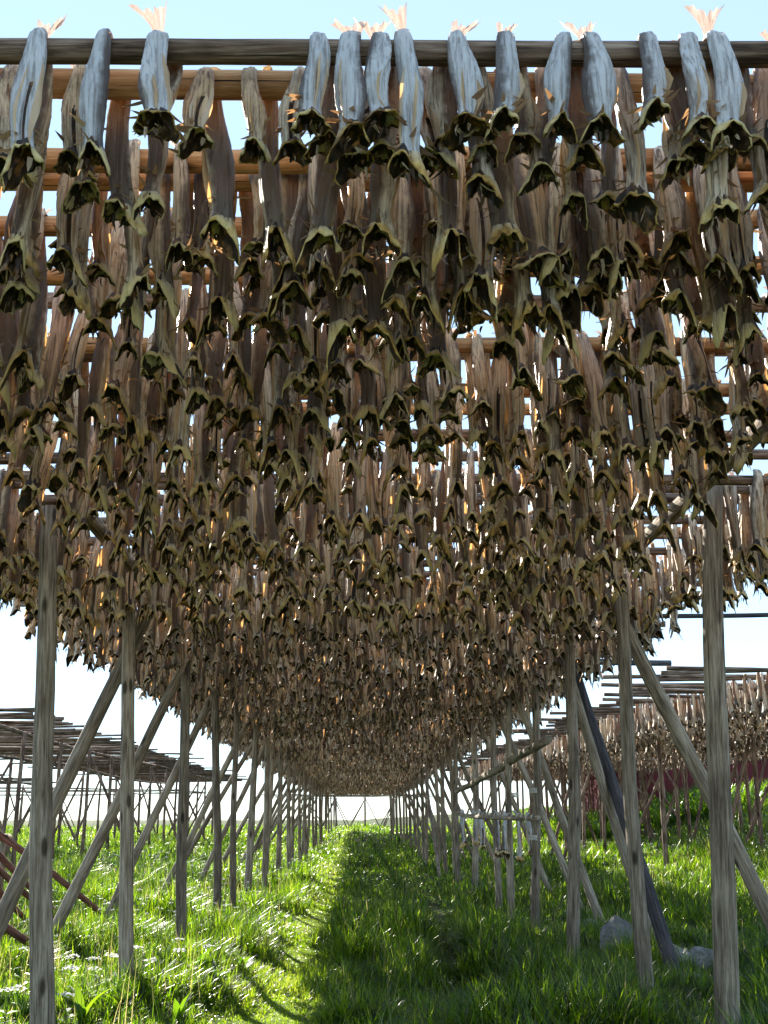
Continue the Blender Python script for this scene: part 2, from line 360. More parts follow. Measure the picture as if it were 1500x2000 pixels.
    if rich:
        for sg in (-1, 1):
            if rg.random() < .25: continue
            i0 = int(np.argmax(s >= rg.uniform(.3, .6))); i1 = k; ii = np.arange(i0, i1+1)
            ja = (vent+sg*.45)/6.2832*m; j = int(round(ja)) % m
            q0 = V[ii, j]; cen = V[ii].mean(1); dr = q0-cen; dr[:, 2] = 0; dr /= np.linalg.norm(dr, axis=1)[:, None]
            tan = np.stack([-dr[:, 1], dr[:, 0], 0*dr[:, 0]], 1)*sg
            u = np.linspace(0, 1, len(ii)); wd = rg.uniform(.007, .017)*np.sin(np.clip(u, 0, 1)*math.pi)**.8*(1+.15*np.sin(u*9+ph[7]))+.0005
            e1 = q0+dr*wd[:, None]*.6+tan*wd[:, None]*.3; e2 = q0+dr*wd[:, None]*.85+tan*wd[:, None]*1.0+np.array([0, 0, 1])*(-.003*np.sin(u*9+ph[8]))[:, None]
            Vf = np.stack([q0-dr*.003, e1, e2], 1).reshape(-1, 3)
            Qf = np.array([[3*a_+b_, 3*a_+b_+1, 3*a_+b_+4, 3*a_+b_+3] for a_ in range(len(ii)-1) for b_ in range(2)])
            if len(Qf): fl_.append((Vf, Qf, np.full(len(Qf), 5), np.zeros(len(Vf))))
    out['body'] = join([(Vb, Qb, mb, backd[:k+1].reshape(-1))]+fl_)
    rs = rings[k:]+inner; Vc = np.vstack(rs); Qc = grid(rs); nb = len(rings)-1-k
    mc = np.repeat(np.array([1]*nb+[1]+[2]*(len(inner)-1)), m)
    rv = np.concatenate([np.clip((s[k:]-.9)/.1, 0, 1), np.ones(len(inner))])
    out['collar'] = (Vc, Qc, mc, np.repeat(rv, m))
    def blade(p, dvec, ln, wd, mat, curl=.3, ns=3, side=None):
        p = np.array(p); dvec = np.array(dvec)/np.linalg.norm(dvec)
        sd_ = np.cross(dvec, [0, 0.3, 1]) if side is None else np.array(side); sd_ = sd_/(np.linalg.norm(sd_)+1e-9)
        nn = np.cross(sd_, dvec); V_ = []
        for t in np.linspace(0, 1, ns+1):
            q = p+dvec*ln*t+nn*curl*ln*t*t; ww = wd*(1-t)**.7*(1 if t > 0 else .7)+.0006
            V_ += [q-sd_*ww, q+sd_*ww+nn*ww*.3]
        Q_ = [[2*i, 2*i+1, 2*i+3, 2*i+2] for i in range(ns)]
        return np.array(V_), np.array(Q_), np.full(ns, mat), np.zeros(len(V_))
    fins = []
    zc = rings[k].mean(0)
    for i in range(nfin):
        an = rg.uniform(0, 6.28); f = rg.uniform(-.05, .03) if i < 3 else rg.uniform(.03, .2)
        kk = min(len(s)-1, max(0, int(np.searchsorted(s, .93-f)))) ; ai = int(an/6.283*m) % m
        p = V[kk, ai]; o = p-V[kk].mean(0); o = o/np.linalg.norm(o)
        dr = o*rg.uniform(.5, 1.1)+np.array([rg.uniform(-.2, .2), 0, rg.uniform(-1.1, .7)])
        fins.append(blade(p-o*.004, dr, rg.uniform(.03, .07), rg.uniform(.004, .012), 3, rg.uniform(-.5, .5)))
    rags = []
    for i in range(rag):
        p = c+np.array([rg.uniform(-.035, .035), rg.uniform(-.03, .02), rg.uniform(-.01, .02)])
        rags.append(blade(p, [rg.uniform(-.7, .7), rg.uniform(-.5, .5), -1], rg.uniform(.025, .06), rg.uniform(.003, .010), rg.choice([2, 2, 3, 1]), rg.uniform(-.6, .6), 2))
    out['fins'] = fins; out['rags'] = rags
    if tail:
        nr = 13; Vt = []; tl = rg.uniform(.06, .085); lean = rg.uniform(-.35, .35); wid = rg.uniform(.6, 1.0)
        for q in range(nr):
            an = (q/(nr-1)-.5)*wid
            l1 = tl*(.75+.4*abs(q/(nr-1)-.5)*2)*(rg.uniform(.78, 1.05) if q % 2 else rg.uniform(.9, 1.1))
            for t in (0, .3, .65, 1):
                Vt.append([math.sin(an*(.3+t*.7)+lean*t)*l1*t+(q/(nr-1)-.5)*.022, .012+.010*math.sin(q*1.7+t*2)*t+.004*(q % 2), RR-.004+math.cos(an)*l1*t])
        Q_ = [[q*4+i, (q+1)*4+i, (q+1)*4+i+1, q*4+i+1] for q in range(nr-1) for i in range(3)]
        out['tail'] = (np.array(Vt), np.array(Q_), np.full(len(Q_), 4), np.zeros(len(Vt)))
    return out
def whole(t): return join([t['body'], t['collar']]+t['fins']+t['rags']+([t['tail']] if 'tail' in t else []))

# ------------------------------------------------------------------ fish layout
PZ = EYE+2.2
rows = [2.45, 2.60, 2.95, 3.07, 3.38, 3.72, 4.02, 4.40, 4.52, 4.93, 5.22]
rr = np.random.default_rng(11)
while rows[-1] < 74: rows.append(rows[-1]+rr.uniform(.28, .44)+.0015*rows[-1])
def prow(i):
    """pole geometry: (y, z at x=0, slope dz/dx, slope dy/dx)"""
    g = np.random.default_rng(100+i); y = rows[i]
    z = PZ + (0 if i < 2 else g.uniform(-.025, .03))
    return y, z+(.01 if i == 1 else 0), (.0 if i < 2 else g.uniform(-.012, .012)), (0 if i < 2 else g.uniform(-.012, .012))
P = [prow(i) for i in range(len(rows))]
P[0] = (2.45, PZ, -.001, 0); P[1] = (2.60, PZ+.005, -.006, 0)
cp, sp = math.cos(R(17.15)), math.sin(R(17.15))
def proj(x, y, z):
    h = z-EYE; zc = y*cp+h*sp; up = -y*sp+h*cp
    return 700+1944*x/zc, 1000-1944*up/zc
def x_at(px, y, z):
    h = z-EYE; return (px-700)*(y*cp+h*sp)/1944
# each fish: (x, row, side(-1 front,+1 back), scale, widthscale, rotz, lean, tailflag, slitflag)
F = []
front = [(70, 62, 352, 1, 1), (198, 190, 347, 0, 0), (301, 300, 268, 2, 0), (622, 622, 265, 0, 0), (690, 686, 302, 1, 0), (736, 745, 268, 1, 0), (792, 818, 358, 2, 0),
         (897, 903, 282, 1, 0), (990, 990, 268, 1, 0), (1097, 1095, 280, 0, 0), (1156, 1182, 285, 1, 0), (1268, 1287, 246, 0, 0), (1350, 1378, 278, 0, 0), (1402, 1424, 292, 2, 0)]
def fish_px(px, pb, yb, row, side, tf, sl):
    y = rows[row]+side*.055; e = R(17.15)+math.atan((1000-yb)/1944); z = EYE+y*math.tan(e); ln = PZ-z
    xt, xb = x_at(px, y, PZ), x_at(pb, y, z)
    return [xt, row, side, ln/.475, 1, rr.uniform(-.3, .3), (xb-xt)/ln, tf, sl]
for f in front: F.append(fish_px(f[0], f[1], f[2], 0, -1, f[3], f[4]))
xe = x_at(-20, 2.4, PZ)
for x in list(np.arange(-3.0, xe-.05, .16))+list(np.arange(x_at(1510, 2.4, PZ), 3.0, .15)): F.append([x+rr.uniform(-.03, .03), 0, -1, rr.uniform(.75, 1.1), 1, rr.uniform(-.4, .4), 0, 0, 0])
for f in [(88, 92, 350), (338, 345, 262), (650, 668, 300), (760, 770, 320), (862, 868, 300), (935, 945, 320), (1015, 1030, 300), (1120, 1130, 330), (1306, 1290, 322), (1375, 1395, 330), (1440, 1452, 300)]:
    F.append(fish_px(*f, 0, 1, 0, int(rr.random() < .3)))
for f in [(22, 15, 370), (152, 148, 360), (395, 390, 302), (492, 495, 322), (582, 575, 325), (700, 705, 350), (830, 840, 350), (925, 938, 400), (1060, 1050, 380), (1212, 1242, 442), (1310, 1330, 360), (1385, 1398, 455), (1490, 1500, 430)]:
    F.append(fish_px(*f, 1, -1, 0, int(rr.random() < .25)))
for x in list(np.arange(-3.0, xe-.05, .17))+list(np.arange(x_at(1530, 2.5, PZ), 3.0, .17)): F.append([x+rr.uniform(-.03, .03), 1, -1, rr.uniform(.8, 1.2), 1, rr.uniform(-.4, .4), 0, 0, 0])
for i in range(len(rows)):
    sides = [1] if i == 1 else ([] if i == 0 else [-1, 1])
    y_ = rows[i]
    for sd_ in sides:
        x = -3.15+rr.uniform(0, .1); xm = 3.1+rr.uniform(-.2, .1)
        den = .145 if rows[i] < 9 else .142
        while x < xm:
            # real gaps where a stretch of pole was left bare
            packed = i in (2, 3) and x > .1
            hole = not packed and (vnoise(x*1.7+i*13.1, i*7.7, .5) < (.31 if i < 18 else .22) or (i < 14 and rr.random() < .1) or (4.9 < y_ < 6.6 and (2.0 < x < 2.45 or -2.2 < x < -1.85)) or (6.6 < y_ < 8.4 and (2.05 < x < 2.5)))
            if not hole:
                F.append([x, i, sd_, rr.uniform(.7, 1.4), rr.uniform(.7, 1.15), rr.uniform(-1.2, 1.2), rr.uniform(-.08, .08), int(rr.random() < .22), int(rr.random() < .28)])
            x += den*rr.uniform(.6, 1.5)*(.82 if packed else 1)
# neighbouring rack to the right carries fish too
RX0, RX1, RZ = 5.3, 13.4, EYE+2.25
rrows = [15.6]
while rrows[-1] < 58: rrows.append(rrows[-1]+rr.uniform(.35, .6))
def rpz(i): return RZ + .35*float(sstep(24, 50, rrows[i]))
F2 = []
for i, y in enumerate(rrows):
    if i < 1: continue
    for sd_ in (-1, 1):
        x = RX0+.35+rr.uniform(0, .35)+(.7 if i < 8 else 0)
        while x < RX1-.3:
            F2.append([x, i, sd_, rr.uniform(.9, 1.3), rr.uniform(.9, 1.2), rr.uniform(-.7, .7), rr.uniform(-.05, .05), 0, 0]); x += rr.uniform(.12, .26)
def fish_frame(f, second=False):
    x, i, sd_, s_, ws, rz, lean, tf, sl = f
    if second: y, z, a, b = rrows[i], rpz(i), 0, 0
    else: y, z, a, b = P[i]
    return np.array([x, y+b*x, z+a*x])
def in_view(f):
    p = fish_frame(f); u, v = proj(p[0], p[1]+f[2]*.05, p[2]-.25); return -10 < u < 1510 and v > 20
cand = [k for k, f in enumerate(F) if in_view(f)]
cand.sort(key=lambda k: (F[k][1], F[k][2], F[k][0]))
IND = cand[:300]
indset = set(IND)

# hero templates shared by the 300 nearest fish
TG = np.random.default_rng(5)
hero = []
for k in range(32):
    hero.append(fish_tpl(TG, 40, 32, slit=(k % 4 == 3), tail=True, nfin=8, rag=7))
def fattr(V, b, t): return {'fco': V, 'tint': np.full(len(V), t), 'back': b}
class Src: pass
hsrc = []
for t in hero:
    h = Src(); V, Q, m_, b = t['body']; h.body = (V, Q, m_, b)
    V, Q, m_, b = join([t['collar']]+t['rags']+t['fins'][3:]); h.collar = (V, Q, m_, b); h.fins = t['fins']; h.tail = t['tail']; h.me = {}
    hsrc.append(h)
def hmesh(h, key, pale_skylit=False):
    if pale_skylit:
        if 'pale_skylit' not in h.me:
            me = hmesh(h, key).copy(); me.materials[0] = FM[6]; h.me['pale_skylit'] = me
        return h.me['pale_skylit']
    if key in h.me: return h.me[key]
    V, Q, m_, b = h.fins[int(key[3:])] if key.startswith('fin') else getattr(h, key)
    nm = {'body': 'dried_fish', 'collar': 'collar', 'tail': 'tail_fin'}.get(key, 'fin')
    used = sorted(set(int(q) for q in m_)); rem = {u: i for i, u in enumerate(used)}
    o = mk(nm, V, Q, None, [FM[u] for u in used], mq=[rem[int(q)] for q in m_], attrs=fattr(V, b, 0))
    me = o.data; bpy.data.objects.remove(o); h.me[key] = me; return me
cnt = {}
for k in IND:
    cnt.setdefault((F[k][1], F[k][2]), []).append(k)
tot_in = {kk: len(v) for kk, v in cnt.items()}
fg = np.random.default_rng(21)
for (ri, sd_), ks in sorted(cnt.items()):
    ks.sort(key=lambda k: F[k][0])
    for j, k in enumerate(ks):
        x, i, s2, s_, ws, rz, lean, tf, sl = F[k]
        pool = [q for q in range(32) if (q % 4 == 3) == bool(sl)]
        h = hsrc[int(fg.choice(pool))]
        o = bpy.data.objects.new('dried_fish', hmesh(h, 'body')); C.objects.link(o)
        p = fish_frame(F[k]); o.location = p
        mir = fg.choice([-1, 1]); hw = 1.0*ws*fg.uniform(.88, 1.1)
        o.scale = (hw*mir, 1.0, s_)
        if sd_ < 0 and ri == 0:
            o.data = hmesh(h, 'body', True)  # front row: cool sky light put into the skin colour
        o.rotation_euler = (0, lean*(-1), (math.pi if sd_ > 0 else 0)+rz*.25)
        kids = ['collar', 'fin0', 'fin1', 'fin2'] if ri < 3 else ['collar', 'fin0', 'fin1']
        if tf: kids.append('tail')
        for key in kids:
            c_ = bpy.data.objects.new({'collar': 'collar', 'tail': 'tail_fin'}.get(key, 'fin'), hmesh(h, key)); C.objects.link(c_); c_.parent = o
            if key == 'tail':
                c_.scale = (1.15, 1, 1.0*(1.0 if tf == 1 else 1.5)/s_); 
                if ri > 0: c_.scale = (1, 1, .7/s_)
            if key == 'collar' and ri < 2: pass
        side = 'camera side' if sd_ < 0 else 'far side'
        look = 'pale' if (ri == 0 and sd_ < 0) else ('split-bellied' if sl else ('long' if s_ > 1.22 else ('short' if s_ < .95 else 'headless')))
        ex = ' with upright tail' if tf == 2 else ''
        props(o, '%s dried fish, %s from left, %s of the %s cross pole%s' % (look, ordn(j), side, ORD[ri], ex), 'dried fish', None)
        o['group'] = 'dried fish hanging from the nearest cross poles'

# all the other fish: one object
mid = [fish_tpl(TG, 22, 14, slit=(k % 4 == 3), tail=(k % 3 == 0), nfin=7, rag=6) for k in range(20)]
low = [fish_tpl(TG, 12, 10, slit=False, tail=(k % 4 == 0), nfin=4, rag=3) for k in range(14)]
tiny = [fish_tpl(TG, 8, 6, slit=False, tail=False, nfin=2, rag=1, rich=False) for k in range(6)]
acc = [[], [], [], [], [], []]; nv = 0
def place(tpls, lst, second):
    global nv
    if not lst: return
    lst = np.array(lst, dtype=object)
    ch = fg.integers(0, len(tpls), len(lst))
    for ti, t in enumerate(tpls):
        sel = lst[ch == ti]
        if not len(sel): continue
        V, Q, m_, b = whole(t); nI = len(sel)
        pos = np.array([fish_frame(f, second) for f in sel]); s_ = np.array([f[3] for f in sel], float); ws = np.array([f[4] for f in sel], float)
        rz = np.array([f[5] for f in sel], float)*.3+np.where(np.array([f[2] for f in sel], float) > 0, math.pi, 0); ln = np.array([f[6] for f in sel], float)
        mir = fg.choice([-1, 1], nI)
        W = np.broadcast_to(V, (nI,)+V.shape).copy()
        W[:, :, 0] *= (mir*ws)[:, None]; W[:, :, 2] *= s_[:, None]
        W[:, :, 0] += -W[:, :, 2]*np.sin(ln)[:, None]
        cz_, sz_ = np.cos(rz)[:, None], np.sin(rz)[:, None]
        X = W[:, :, 0]*cz_-W[:, :, 1]*sz_; Y = W[:, :, 0]*sz_+W[:, :, 1]*cz_
        O = np.stack([X+pos[:, 0:1], Y+pos[:, 1:2], W[:, :, 2]+pos[:, 2:3]], 2)
        idx = np.arange(nI)[:, None, None]*len(V)+Q[None]+nv; nv += nI*len(V)
        acc[0].append(O.reshape(-1, 3)); acc[1].append(idx.reshape(-1, 4)); acc[2].append(np.tile(m_, nI)); acc[3].append(np.tile(b, nI))
        acc[4].append(np.repeat(fg.random(nI), len(V))); acc[5].append(np.tile(V, (nI, 1)))
rest = [f for k, f in enumerate(F) if k not in indset]
ry = lambda f: rows[f[1]]
place(mid, [f for f in rest if ry(f) < 9], False)
place(low, [f for f in rest if 9 <= ry(f) < 22], False)
place(tiny, [f for f in rest if ry(f) >= 22], False)
place(tiny, F2, True)
o = mk('hanging_fish', np.vstack(acc[0]), np.vstack(acc[1]), None, FM, mq=np.concatenate(acc[2]),
       attrs={'fco': np.vstack(acc[5]), 'tint': np.concatenate(acc[4]), 'back': np.concatenate(acc[3])})
props(o, 'thousands of dried fish hanging deeper in the racks, behind the nearest rows', 'dried fish', 'dried fish', 'stuff')
print('FISH', len(F), len(F2), 'verts', nv)

# ------------------------------------------------------------------ main rack
lg = np.random.default_rng(77)
XL, XR = -1.96, 2.24
rack = empty('drying_rack', (0, 3.4, 0), label='long timber drying rack full of fish, forming the tunnel over the grass track', cat='drying rack')
def post_px(y, a, b_):
    # x of a post at its top and base, from its measured course
    r = []
    for px, py in (a, b_):
        e = R(17.15)+math.atan((1000-py)/1944); z = EYE+y*math.tan(e); r.append((z, x_at(px, y, z)))
    (z1, x1), (z0, x0) = r; k = (x1-x0)/(z1-z0); return x0+k*(0-z0), x0+k*(PZ-.16-z0)
LP = {1: ((97, 1000), (87, 2000)), 2: ((251, 1170), (252, 1930)), 3: ((364, 1300), (358, 1835)), 4: ((420, 1340), (424, 1790))}
RP = {1: ((1390, 900), (1417, 2000)), 2: ((1211, 1150), (1267, 1990)), 3: ((1114, 1250), (1120, 1880)), 4: ((1045, 1330), (1042, 1840))}
lefts = [3.6, 6.5, 8.9, 11.66, 14.4, 15.8, 19.3, 21.7, 23.6, 26.2, 28.5, 31, 33.8, 36.5, 39.5, 42.5, 45.5, 49, 52.5, 56, 60, 64, 68, 73]
rights = [3.7, 6.5, 8.44, 10.9, 13.3, 15.0, 17.2, 19.8, 23, 25.5, 28, 30.6, 33.4, 36.2, 39, 42, 45.4, 48.6, 52.4, 56, 60, 64.5, 69, 73]
def post(x, y, r, top, lx=0, par=rack, mat='post', name='post', **k):
    z0 = G(x+lx, y)-.25
    return log(name, (x+lx, y, z0), (x, y, top), r*1.05, r*.86, M[mat], par, lg, nr=16, ns=18, bend=.005, knob=.06, **k)
for side, lst, X, tab in ((-1, lefts, XL, LP), (1, rights, XR, RP)):
    for i, y in enumerate(lst):
        r = [.064, .068, .064, .062, .056, .05][i] if i < 6 else lg.uniform(.052, .066)
        if i in tab: xb, xt = post_px(y, *tab[i])
        else: xt = X+lg.uniform(-.06, .06); xb = xt+lg.uniform(-.12, .12)
        top = PZ+.28 if (side > 0 and i == 1) else PZ-.16
        if top > PZ: xt = xb+(xt-xb)*(top/(PZ-.16))
        post(xt, y, r, top, lx=xb-xt)
for X in (XL, XR):
    seg = [2.1, 9.2, 17.4, 25.7, 34, 42.5, 52, 62, 74]
    for a, b in zip(seg[:-1], seg[1:]):
        log('beam', (X+.0, a-.1, PZ-.105+lg.uniform(-.01, .01)), (X+.0, b+.1, PZ-.105+lg.uniform(-.01, .01)), .06, .052, M['post'], rack, lg, nr=16, ns=10, bend=.001)
def brace(x0, z0, x1, y, y1=None, r=.055, mat='post', par=rack):
    y1 = y if y1 is None else y1
    return log('brace', (x1, y1, G(x1, y1)-.12), (x0, y, z0), r*1.08, r*.9, M[mat], par, lg, nr=12, ns=14, bend=.004)
for i, y in enumerate(lefts):
    if i < 2 or i in (5, 9): continue
    if y > 60: break
    yy = y+.16+lg.uniform(-.02, .1)
    if i == 2: brace(XL+.05, EYE+2.0, -3.35, yy, yy-.05, .066)
    elif i == 3: brace(XL, EYE+2.0, -3.55, yy, yy+.1, .06)
    else: brace(XL-.05, EYE+2.0, -3.5-lg.uniform(0, .6), yy, yy+lg.uniform(-.3, .3), lg.uniform(.05, .06))
for i, y in enumerate(rights):
    if i < 2 or i in (4, 8): continue
    if y > 60: break
    yy = y+.16
    if i == 2: brace(XR-.02, EYE+2.0, 3.75, yy+.15, yy+.25, .066)
    elif i == 3: brace(XR+.05, EYE+1.75, 3.15, yy+.1, yy+.2, .052)
    elif i == 5: brace(XR, EYE+2.0, 3.35, 14.9, 14.4, .055)
    else: brace(XR+.05, EYE+2.0, 3.6+lg.uniform(0, .5), yy, yy+lg.uniform(-.3, .3), lg.uniform(.05, .06))
b = log('brace', (2.95, 9.9, G(2.95, 9.9)-.1), (2.60, 12.2, EYE+1.95), .066, .056, M['dark'], rack, lg, nr=14, ns=14, bend=.004); b['label'] = 'dark round brace'
# long diagonals along the right side
b = log('brace', (XR+.1, 12.6, EYE+.95), (XR-.2, 21.5, EYE+.55), .06, .05, M['post'], rack, lg, nr=14, ns=12)
b = log('brace', (XR-.14, 27, G(2, 27)), (XR-.14, 33, EYE+1.9), .05, .045, M['post'], rack, lg, nr=12, ns=10)
def lashing(p, ax, r, n=5):
    V, Q, k = [], [], 0
    q = Vector(ax).to_track_quat('Z', 'Y').to_matrix()
    for j in range(n):
        ns, nt_ = 16, 6; tl = lg.uniform(-.12, .12)
        for a_ in np.linspace(0, 6.2832, ns, endpoint=False):
            for b_ in np.linspace(0, 6.2832, nt_, endpoint=False):
                rr_ = r+.006*math.cos(b_); V.append(q @ Vector((rr_*math.cos(a_), rr_*math.sin(a_), j*.013+.006*math.sin(b_)+tl*r*math.cos(a_))))
        for a_ in range(ns):
            for b_ in range(nt_): Q.append([k+a_*nt_+b_, k+((a_+1) % ns)*nt_+b_, k+((a_+1) % ns)*nt_+(b_+1) % nt_, k+a_*nt_+(b_+1) % nt_])
        k += ns*nt_
    o = mk('rope_lashing', [list(v) for v in V], Q, None, [M['rope']], parent=rack); o.location = Vector(p)-rack.location
for px, py, y in ((1043, 1548, 13.3), (1042, 1640, 13.3), (1003, 1556, 15.0), (1119, 1240, 10.9)):
    e = R(17.15)+math.atan((1000-py)/1944); z = EYE+y*math.tan(e); lashing((x_at(px, y, z), y, z), (0, 0, 1), .064)
# cross poles
pspec = []
for i, (y, z, a, bb) in enumerate(P):
    g = np.random.default_rng(500+i)
    xa, xb = -3.45-g.uniform(0, .35), 3.35+g.uniform(0, .4)
    if i < 3: xa, xb = -3.5, 3.6
    r0, r1 = (g.uniform(.036, .044), g.uniform(.030, .040))
    if i == 0: r0, r1 = .037, .040
    if i == 1: r0, r1 = .044, .040
    if 40 < y or False:
        pspec.append(((xa, y+bb*xa, z+a*xa), (xb, y+bb*xb, z+a*xb), r0, r1)); continue
    mat = 'orange_wood' if i in (1, 2, 3, 4, 5, 9, 17) or (i > 5 and g.random() < .12) else 'pole'
    o = log('cross_pole', (xa, y+bb*xa, z+a*xa), (xb, y+bb*xb, z+a*xb), r0, r1, M[mat], None, g, nr=40 if i < 6 else 12, ns=18 if i < 6 else 8, bend=.0012 if i > 1 else 0, knob=.05 if i < 2 else .035)
    tone = 'orange' if mat == 'orange_wood' else 'grey'
    if i < 20: lab = '%s cross pole laden with fish, the %s back in the near rack' % (tone, ORD[i])
    else: lab = ('orange' if mat == 'orange_wood' else 'grey')+' cross pole deep in the near rack, almost hidden by rows of fish'
    props(o, lab, 'pole', 'cross poles of the near rack')
for (y, z, xa, xb, r, lab) in [(11.35, PZ+.08, 1.4, 5.6, .03, 'thin long pole reaching out past the rack above the right braces'),
                               (15.05, PZ+.06, 1.9, 4.72, .05, 'thick dark pole end jutting right beyond the third right post')]:
    props(log('cross_pole', (xa, y, z), (xb, y, z), r, r*.9, M['dark'], None, lg, nr=16, ns=10), lab, 'pole', 'poles jutting out beyond the rack')

# ------------------------------------------------------------------ side racks
def rack_at(name, xs, y0, y1, ztop, step, label, prow_, pxa, pxb, group, lab, mat='pole', lim=45, legs=2, seed=1):
    g = np.random.default_rng(seed)
    rk = empty(name, (xs[0], y0, G(xs[0], y0)), label=label, cat='drying rack')
    zt = ztop if callable(ztop) else (lambda y: ztop)
    for X in xs:
        y = y0
        while y < y1:
            log('post', (X+g.uniform(-.1, .1), y, G(X, y)-.2), (X, y, zt(y)-.14), .06, .048, M[mat], rk, g, nr=5, ns=8)
            if g.random() < .75:
                dx = g.choice([-1, 1])*g.uniform(1.0, 1.7); dy = g.uniform(-.6, .6)
                log('brace', (X+dx, y+dy, G(X+dx, y+dy)-.1), (X, y+.12, zt(y)-.3), .05, .042, M[mat], rk, g, nr=5, ns=8)
            y += step*g.uniform(.85, 1.15)
        log('beam', (X, y0-.6, zt(y0)-.1), (X, (y0+y1)/2, zt((y0+y1)/2)-.1), .055, .05, M[mat], rk, g, nr=8, ns=8)
        log('beam', (X, (y0+y1)/2, zt((y0+y1)/2)-.1), (X, y1+.5, zt(y1)-.1), .055, .05, M[mat], rk, g, nr=8, ns=8)
    n = 0
    for y in prow_:
        a = pxa-g.uniform(0, .7)-(1.0 if g.random() < .15 else 0); b_ = pxb+g.uniform(0, .6)+(.9 if g.random() < .12 else 0); z = zt(y)+g.uniform(-.01, .04)
        if n < lim:
            props(log('cross_pole', (a, y, z), (b_, y+g.uniform(-.15, .15), z+g.uniform(-.04, .04)), .036, .030, M[mat], None, g, nr=8, ns=8), lab, 'pole', group)
        else: pspec.append(((a, y, z), (b_, y+g.uniform(-.15, .15), z+g.uniform(-.03, .03)), .036, .030))
        n += 1
    return rk
gl = np.random.default_rng(31)
lr = [21.5]
while lr[-1] < 62: lr.append(lr[-1]+gl.uniform(.2, .42))
rack_at('drying_rack', (-8.3, -11.6), 21.8, 62, EYE+2.2, 3.0, 'empty timber drying rack with bare poles, left of the fish tunnel', lr, -13.0, -7.3,
        'bare poles lying across the empty left rack', 'bare weathered pole lying across the empty rack on the left', seed=41, lim=60)
rack_at('drying_rack', (RX0+1.5, RX0+3.6, RX0+5.6, RX1-.8), 16.5, 57, lambda y: RZ+.35*float(sstep(24, 50, y)), 3.0, 'timber drying rack hung with fish in front of the red barn', rrows, RX0, RX1,
        'poles of the fish rack on the right', 'fish-hung cross pole with a bare end, on the right-hand rack', seed=42, lim=45)
fr = list(np.arange(74, 84, 1.1))
rack_at('drying_rack', (-38, -31, -24, -17.5), 74, 84, EYE+2.0, 2.2, 'distant empty drying rack beyond the left field', fr, -42, -12.5,
        'x', 'y', seed=43, lim=0)
rack_at('drying_rack', (-5, -2.2, .6, 3.4), 92, 104, EYE+2.1, 3.0, 'small distant bare rack seen through the far end of the tunnel', list(np.arange(92, 104, 1.5)), -8, 6,
        'x', 'y', seed=44, lim=0)
rack_at('drying_rack', (-23, -19), 30, 60, EYE+2.0, 2.6, 'second empty timber rack at the far left edge', list(np.arange(30, 60, .8)), -25, -17.5,
        'x', 'y', seed=45, lim=0)
o = logs_merged('distant_poles', pspec, M['pole'], lg, nr=4, ns=6)
props(o, 'remaining bare and laden cross poles of the far racks', 'pole', 'distant poles', 'stuff')

# ------------------------------------------------------------------ low pole with hanging fish backs between right posts
p0, p1 = (2.28, 13.2, EYE+.02), (1.62, 17.6, EYE+.10)
hp = log('hanging_bar', p0, p1, .035, .03, M['post'], None, lg, nr=12, ns=10)
props(hp, 'short low bar lashed to the right posts with pale rope wraps', 'pole')
Vr, Qr, nn = [], [], 0
for t in np.linspace(.03, .75, 16):
    z0 = t*(Vector(p1)-Vector(p0)).length; ns = 10; a = np.linspace(0, 2*math.pi, ns, endpoint=False)
    for zz, rr_ in ((0, .040), (.035, .044), (.07, .040)):
        Vr.append(np.stack([rr_*np.cos(a), rr_*np.sin(a), np.full(ns, z0+zz)], 1))
    for q in range(2):
        i = np.arange(ns)+nn+q*ns; j = (np.arange(ns)+1) % ns+nn+q*ns; Qr.append(np.stack([i, j, j+ns, i+ns], 1))
    nn += 3*ns
mk('rope_wrap', np.vstack(Vr), np.vstack(Qr), None, [M['rope']], parent=hp)
places = ['nearest the post', 'second from the post', 'third from the post', 'in the middle', 'fifth along', 'sixth along', 'at the far end']
for q in range(7):
    t = .1+.13*q+lg.uniform(-.02, .02); p = Vector(p0).lerp(Vector(p1), t)
    h = hsrc[(q*3+3) % 20]
    o = bpy.data.objects.new('dried_fish', hmesh(h, 'body', True)); C.objects.link(o); o.location = p; o.scale = (1.1, 1.1, lg.uniform(1.0, 1.3))
    o.rotation_euler = (0, lg.uniform(-.05, .05), lg.uniform(-.5, .5)+(math.pi/2 if q % 2 else 0))
    for key in ('collar', 'fin0'):
        c_ = bpy.data.objects.new('collar' if key == 'collar' else 'fin', hmesh(h, key)); C.objects.link(c_); c_.parent = o
    props(o, 'dried fish on the low rope-wrapped bar, '+places[q], 'dried fish', 'fish on the low bar')

# ------------------------------------------------------------------ reddish poles leaning at left
def at_px(px, py, y): 
    z = EYE+y*math.tan(R(17.15)+math.atan((1000-py)/1944)); return (x_at(px, y, z), y, z)
rp = [(at_px(-60, 1590, 13.2), at_px(222, 1731, 15.2)), (at_px(-60, 1612, 12.9), at_px(138, 1722, 15.0)), (at_px(-60, 1640, 12.4), at_px(126, 1727, 14.9)), (at_px(-60, 1660, 12.0), at_px(66, 1728, 14.6)),
      (at_px(-80, 1728, 10.0), at_px(62, 1822, 12.0)), (at_px(-80, 1752, 9.6), at_px(120, 1850, 11.0)), (at_px(-70, 1700, 11.6), at_px(20, 1727, 13.9))]
for q, (a, b_) in enumerate(rp):
    b2 = (b_[0], b_[1], G(b_[0], b_[1])+.05)
    zone = 'in the upper bundle' if q not in (4, 5) else 'in the lower pair'
    props(log('stacked_pole', a, b2, .045 if q not in (4, 5) else .045, .036, M['red'], None, lg, nr=10, ns=10),
          'reddish pole sloping down to the grass at far left, '+['uppermost of the bundle', 'reaching farthest right', 'middle of the bundle', 'lowest of the bundle', 'upper of the front pair', 'lower of the front pair', 'farthest back of the bundle'][q], 'pole', 'reddish poles leaning at the left')
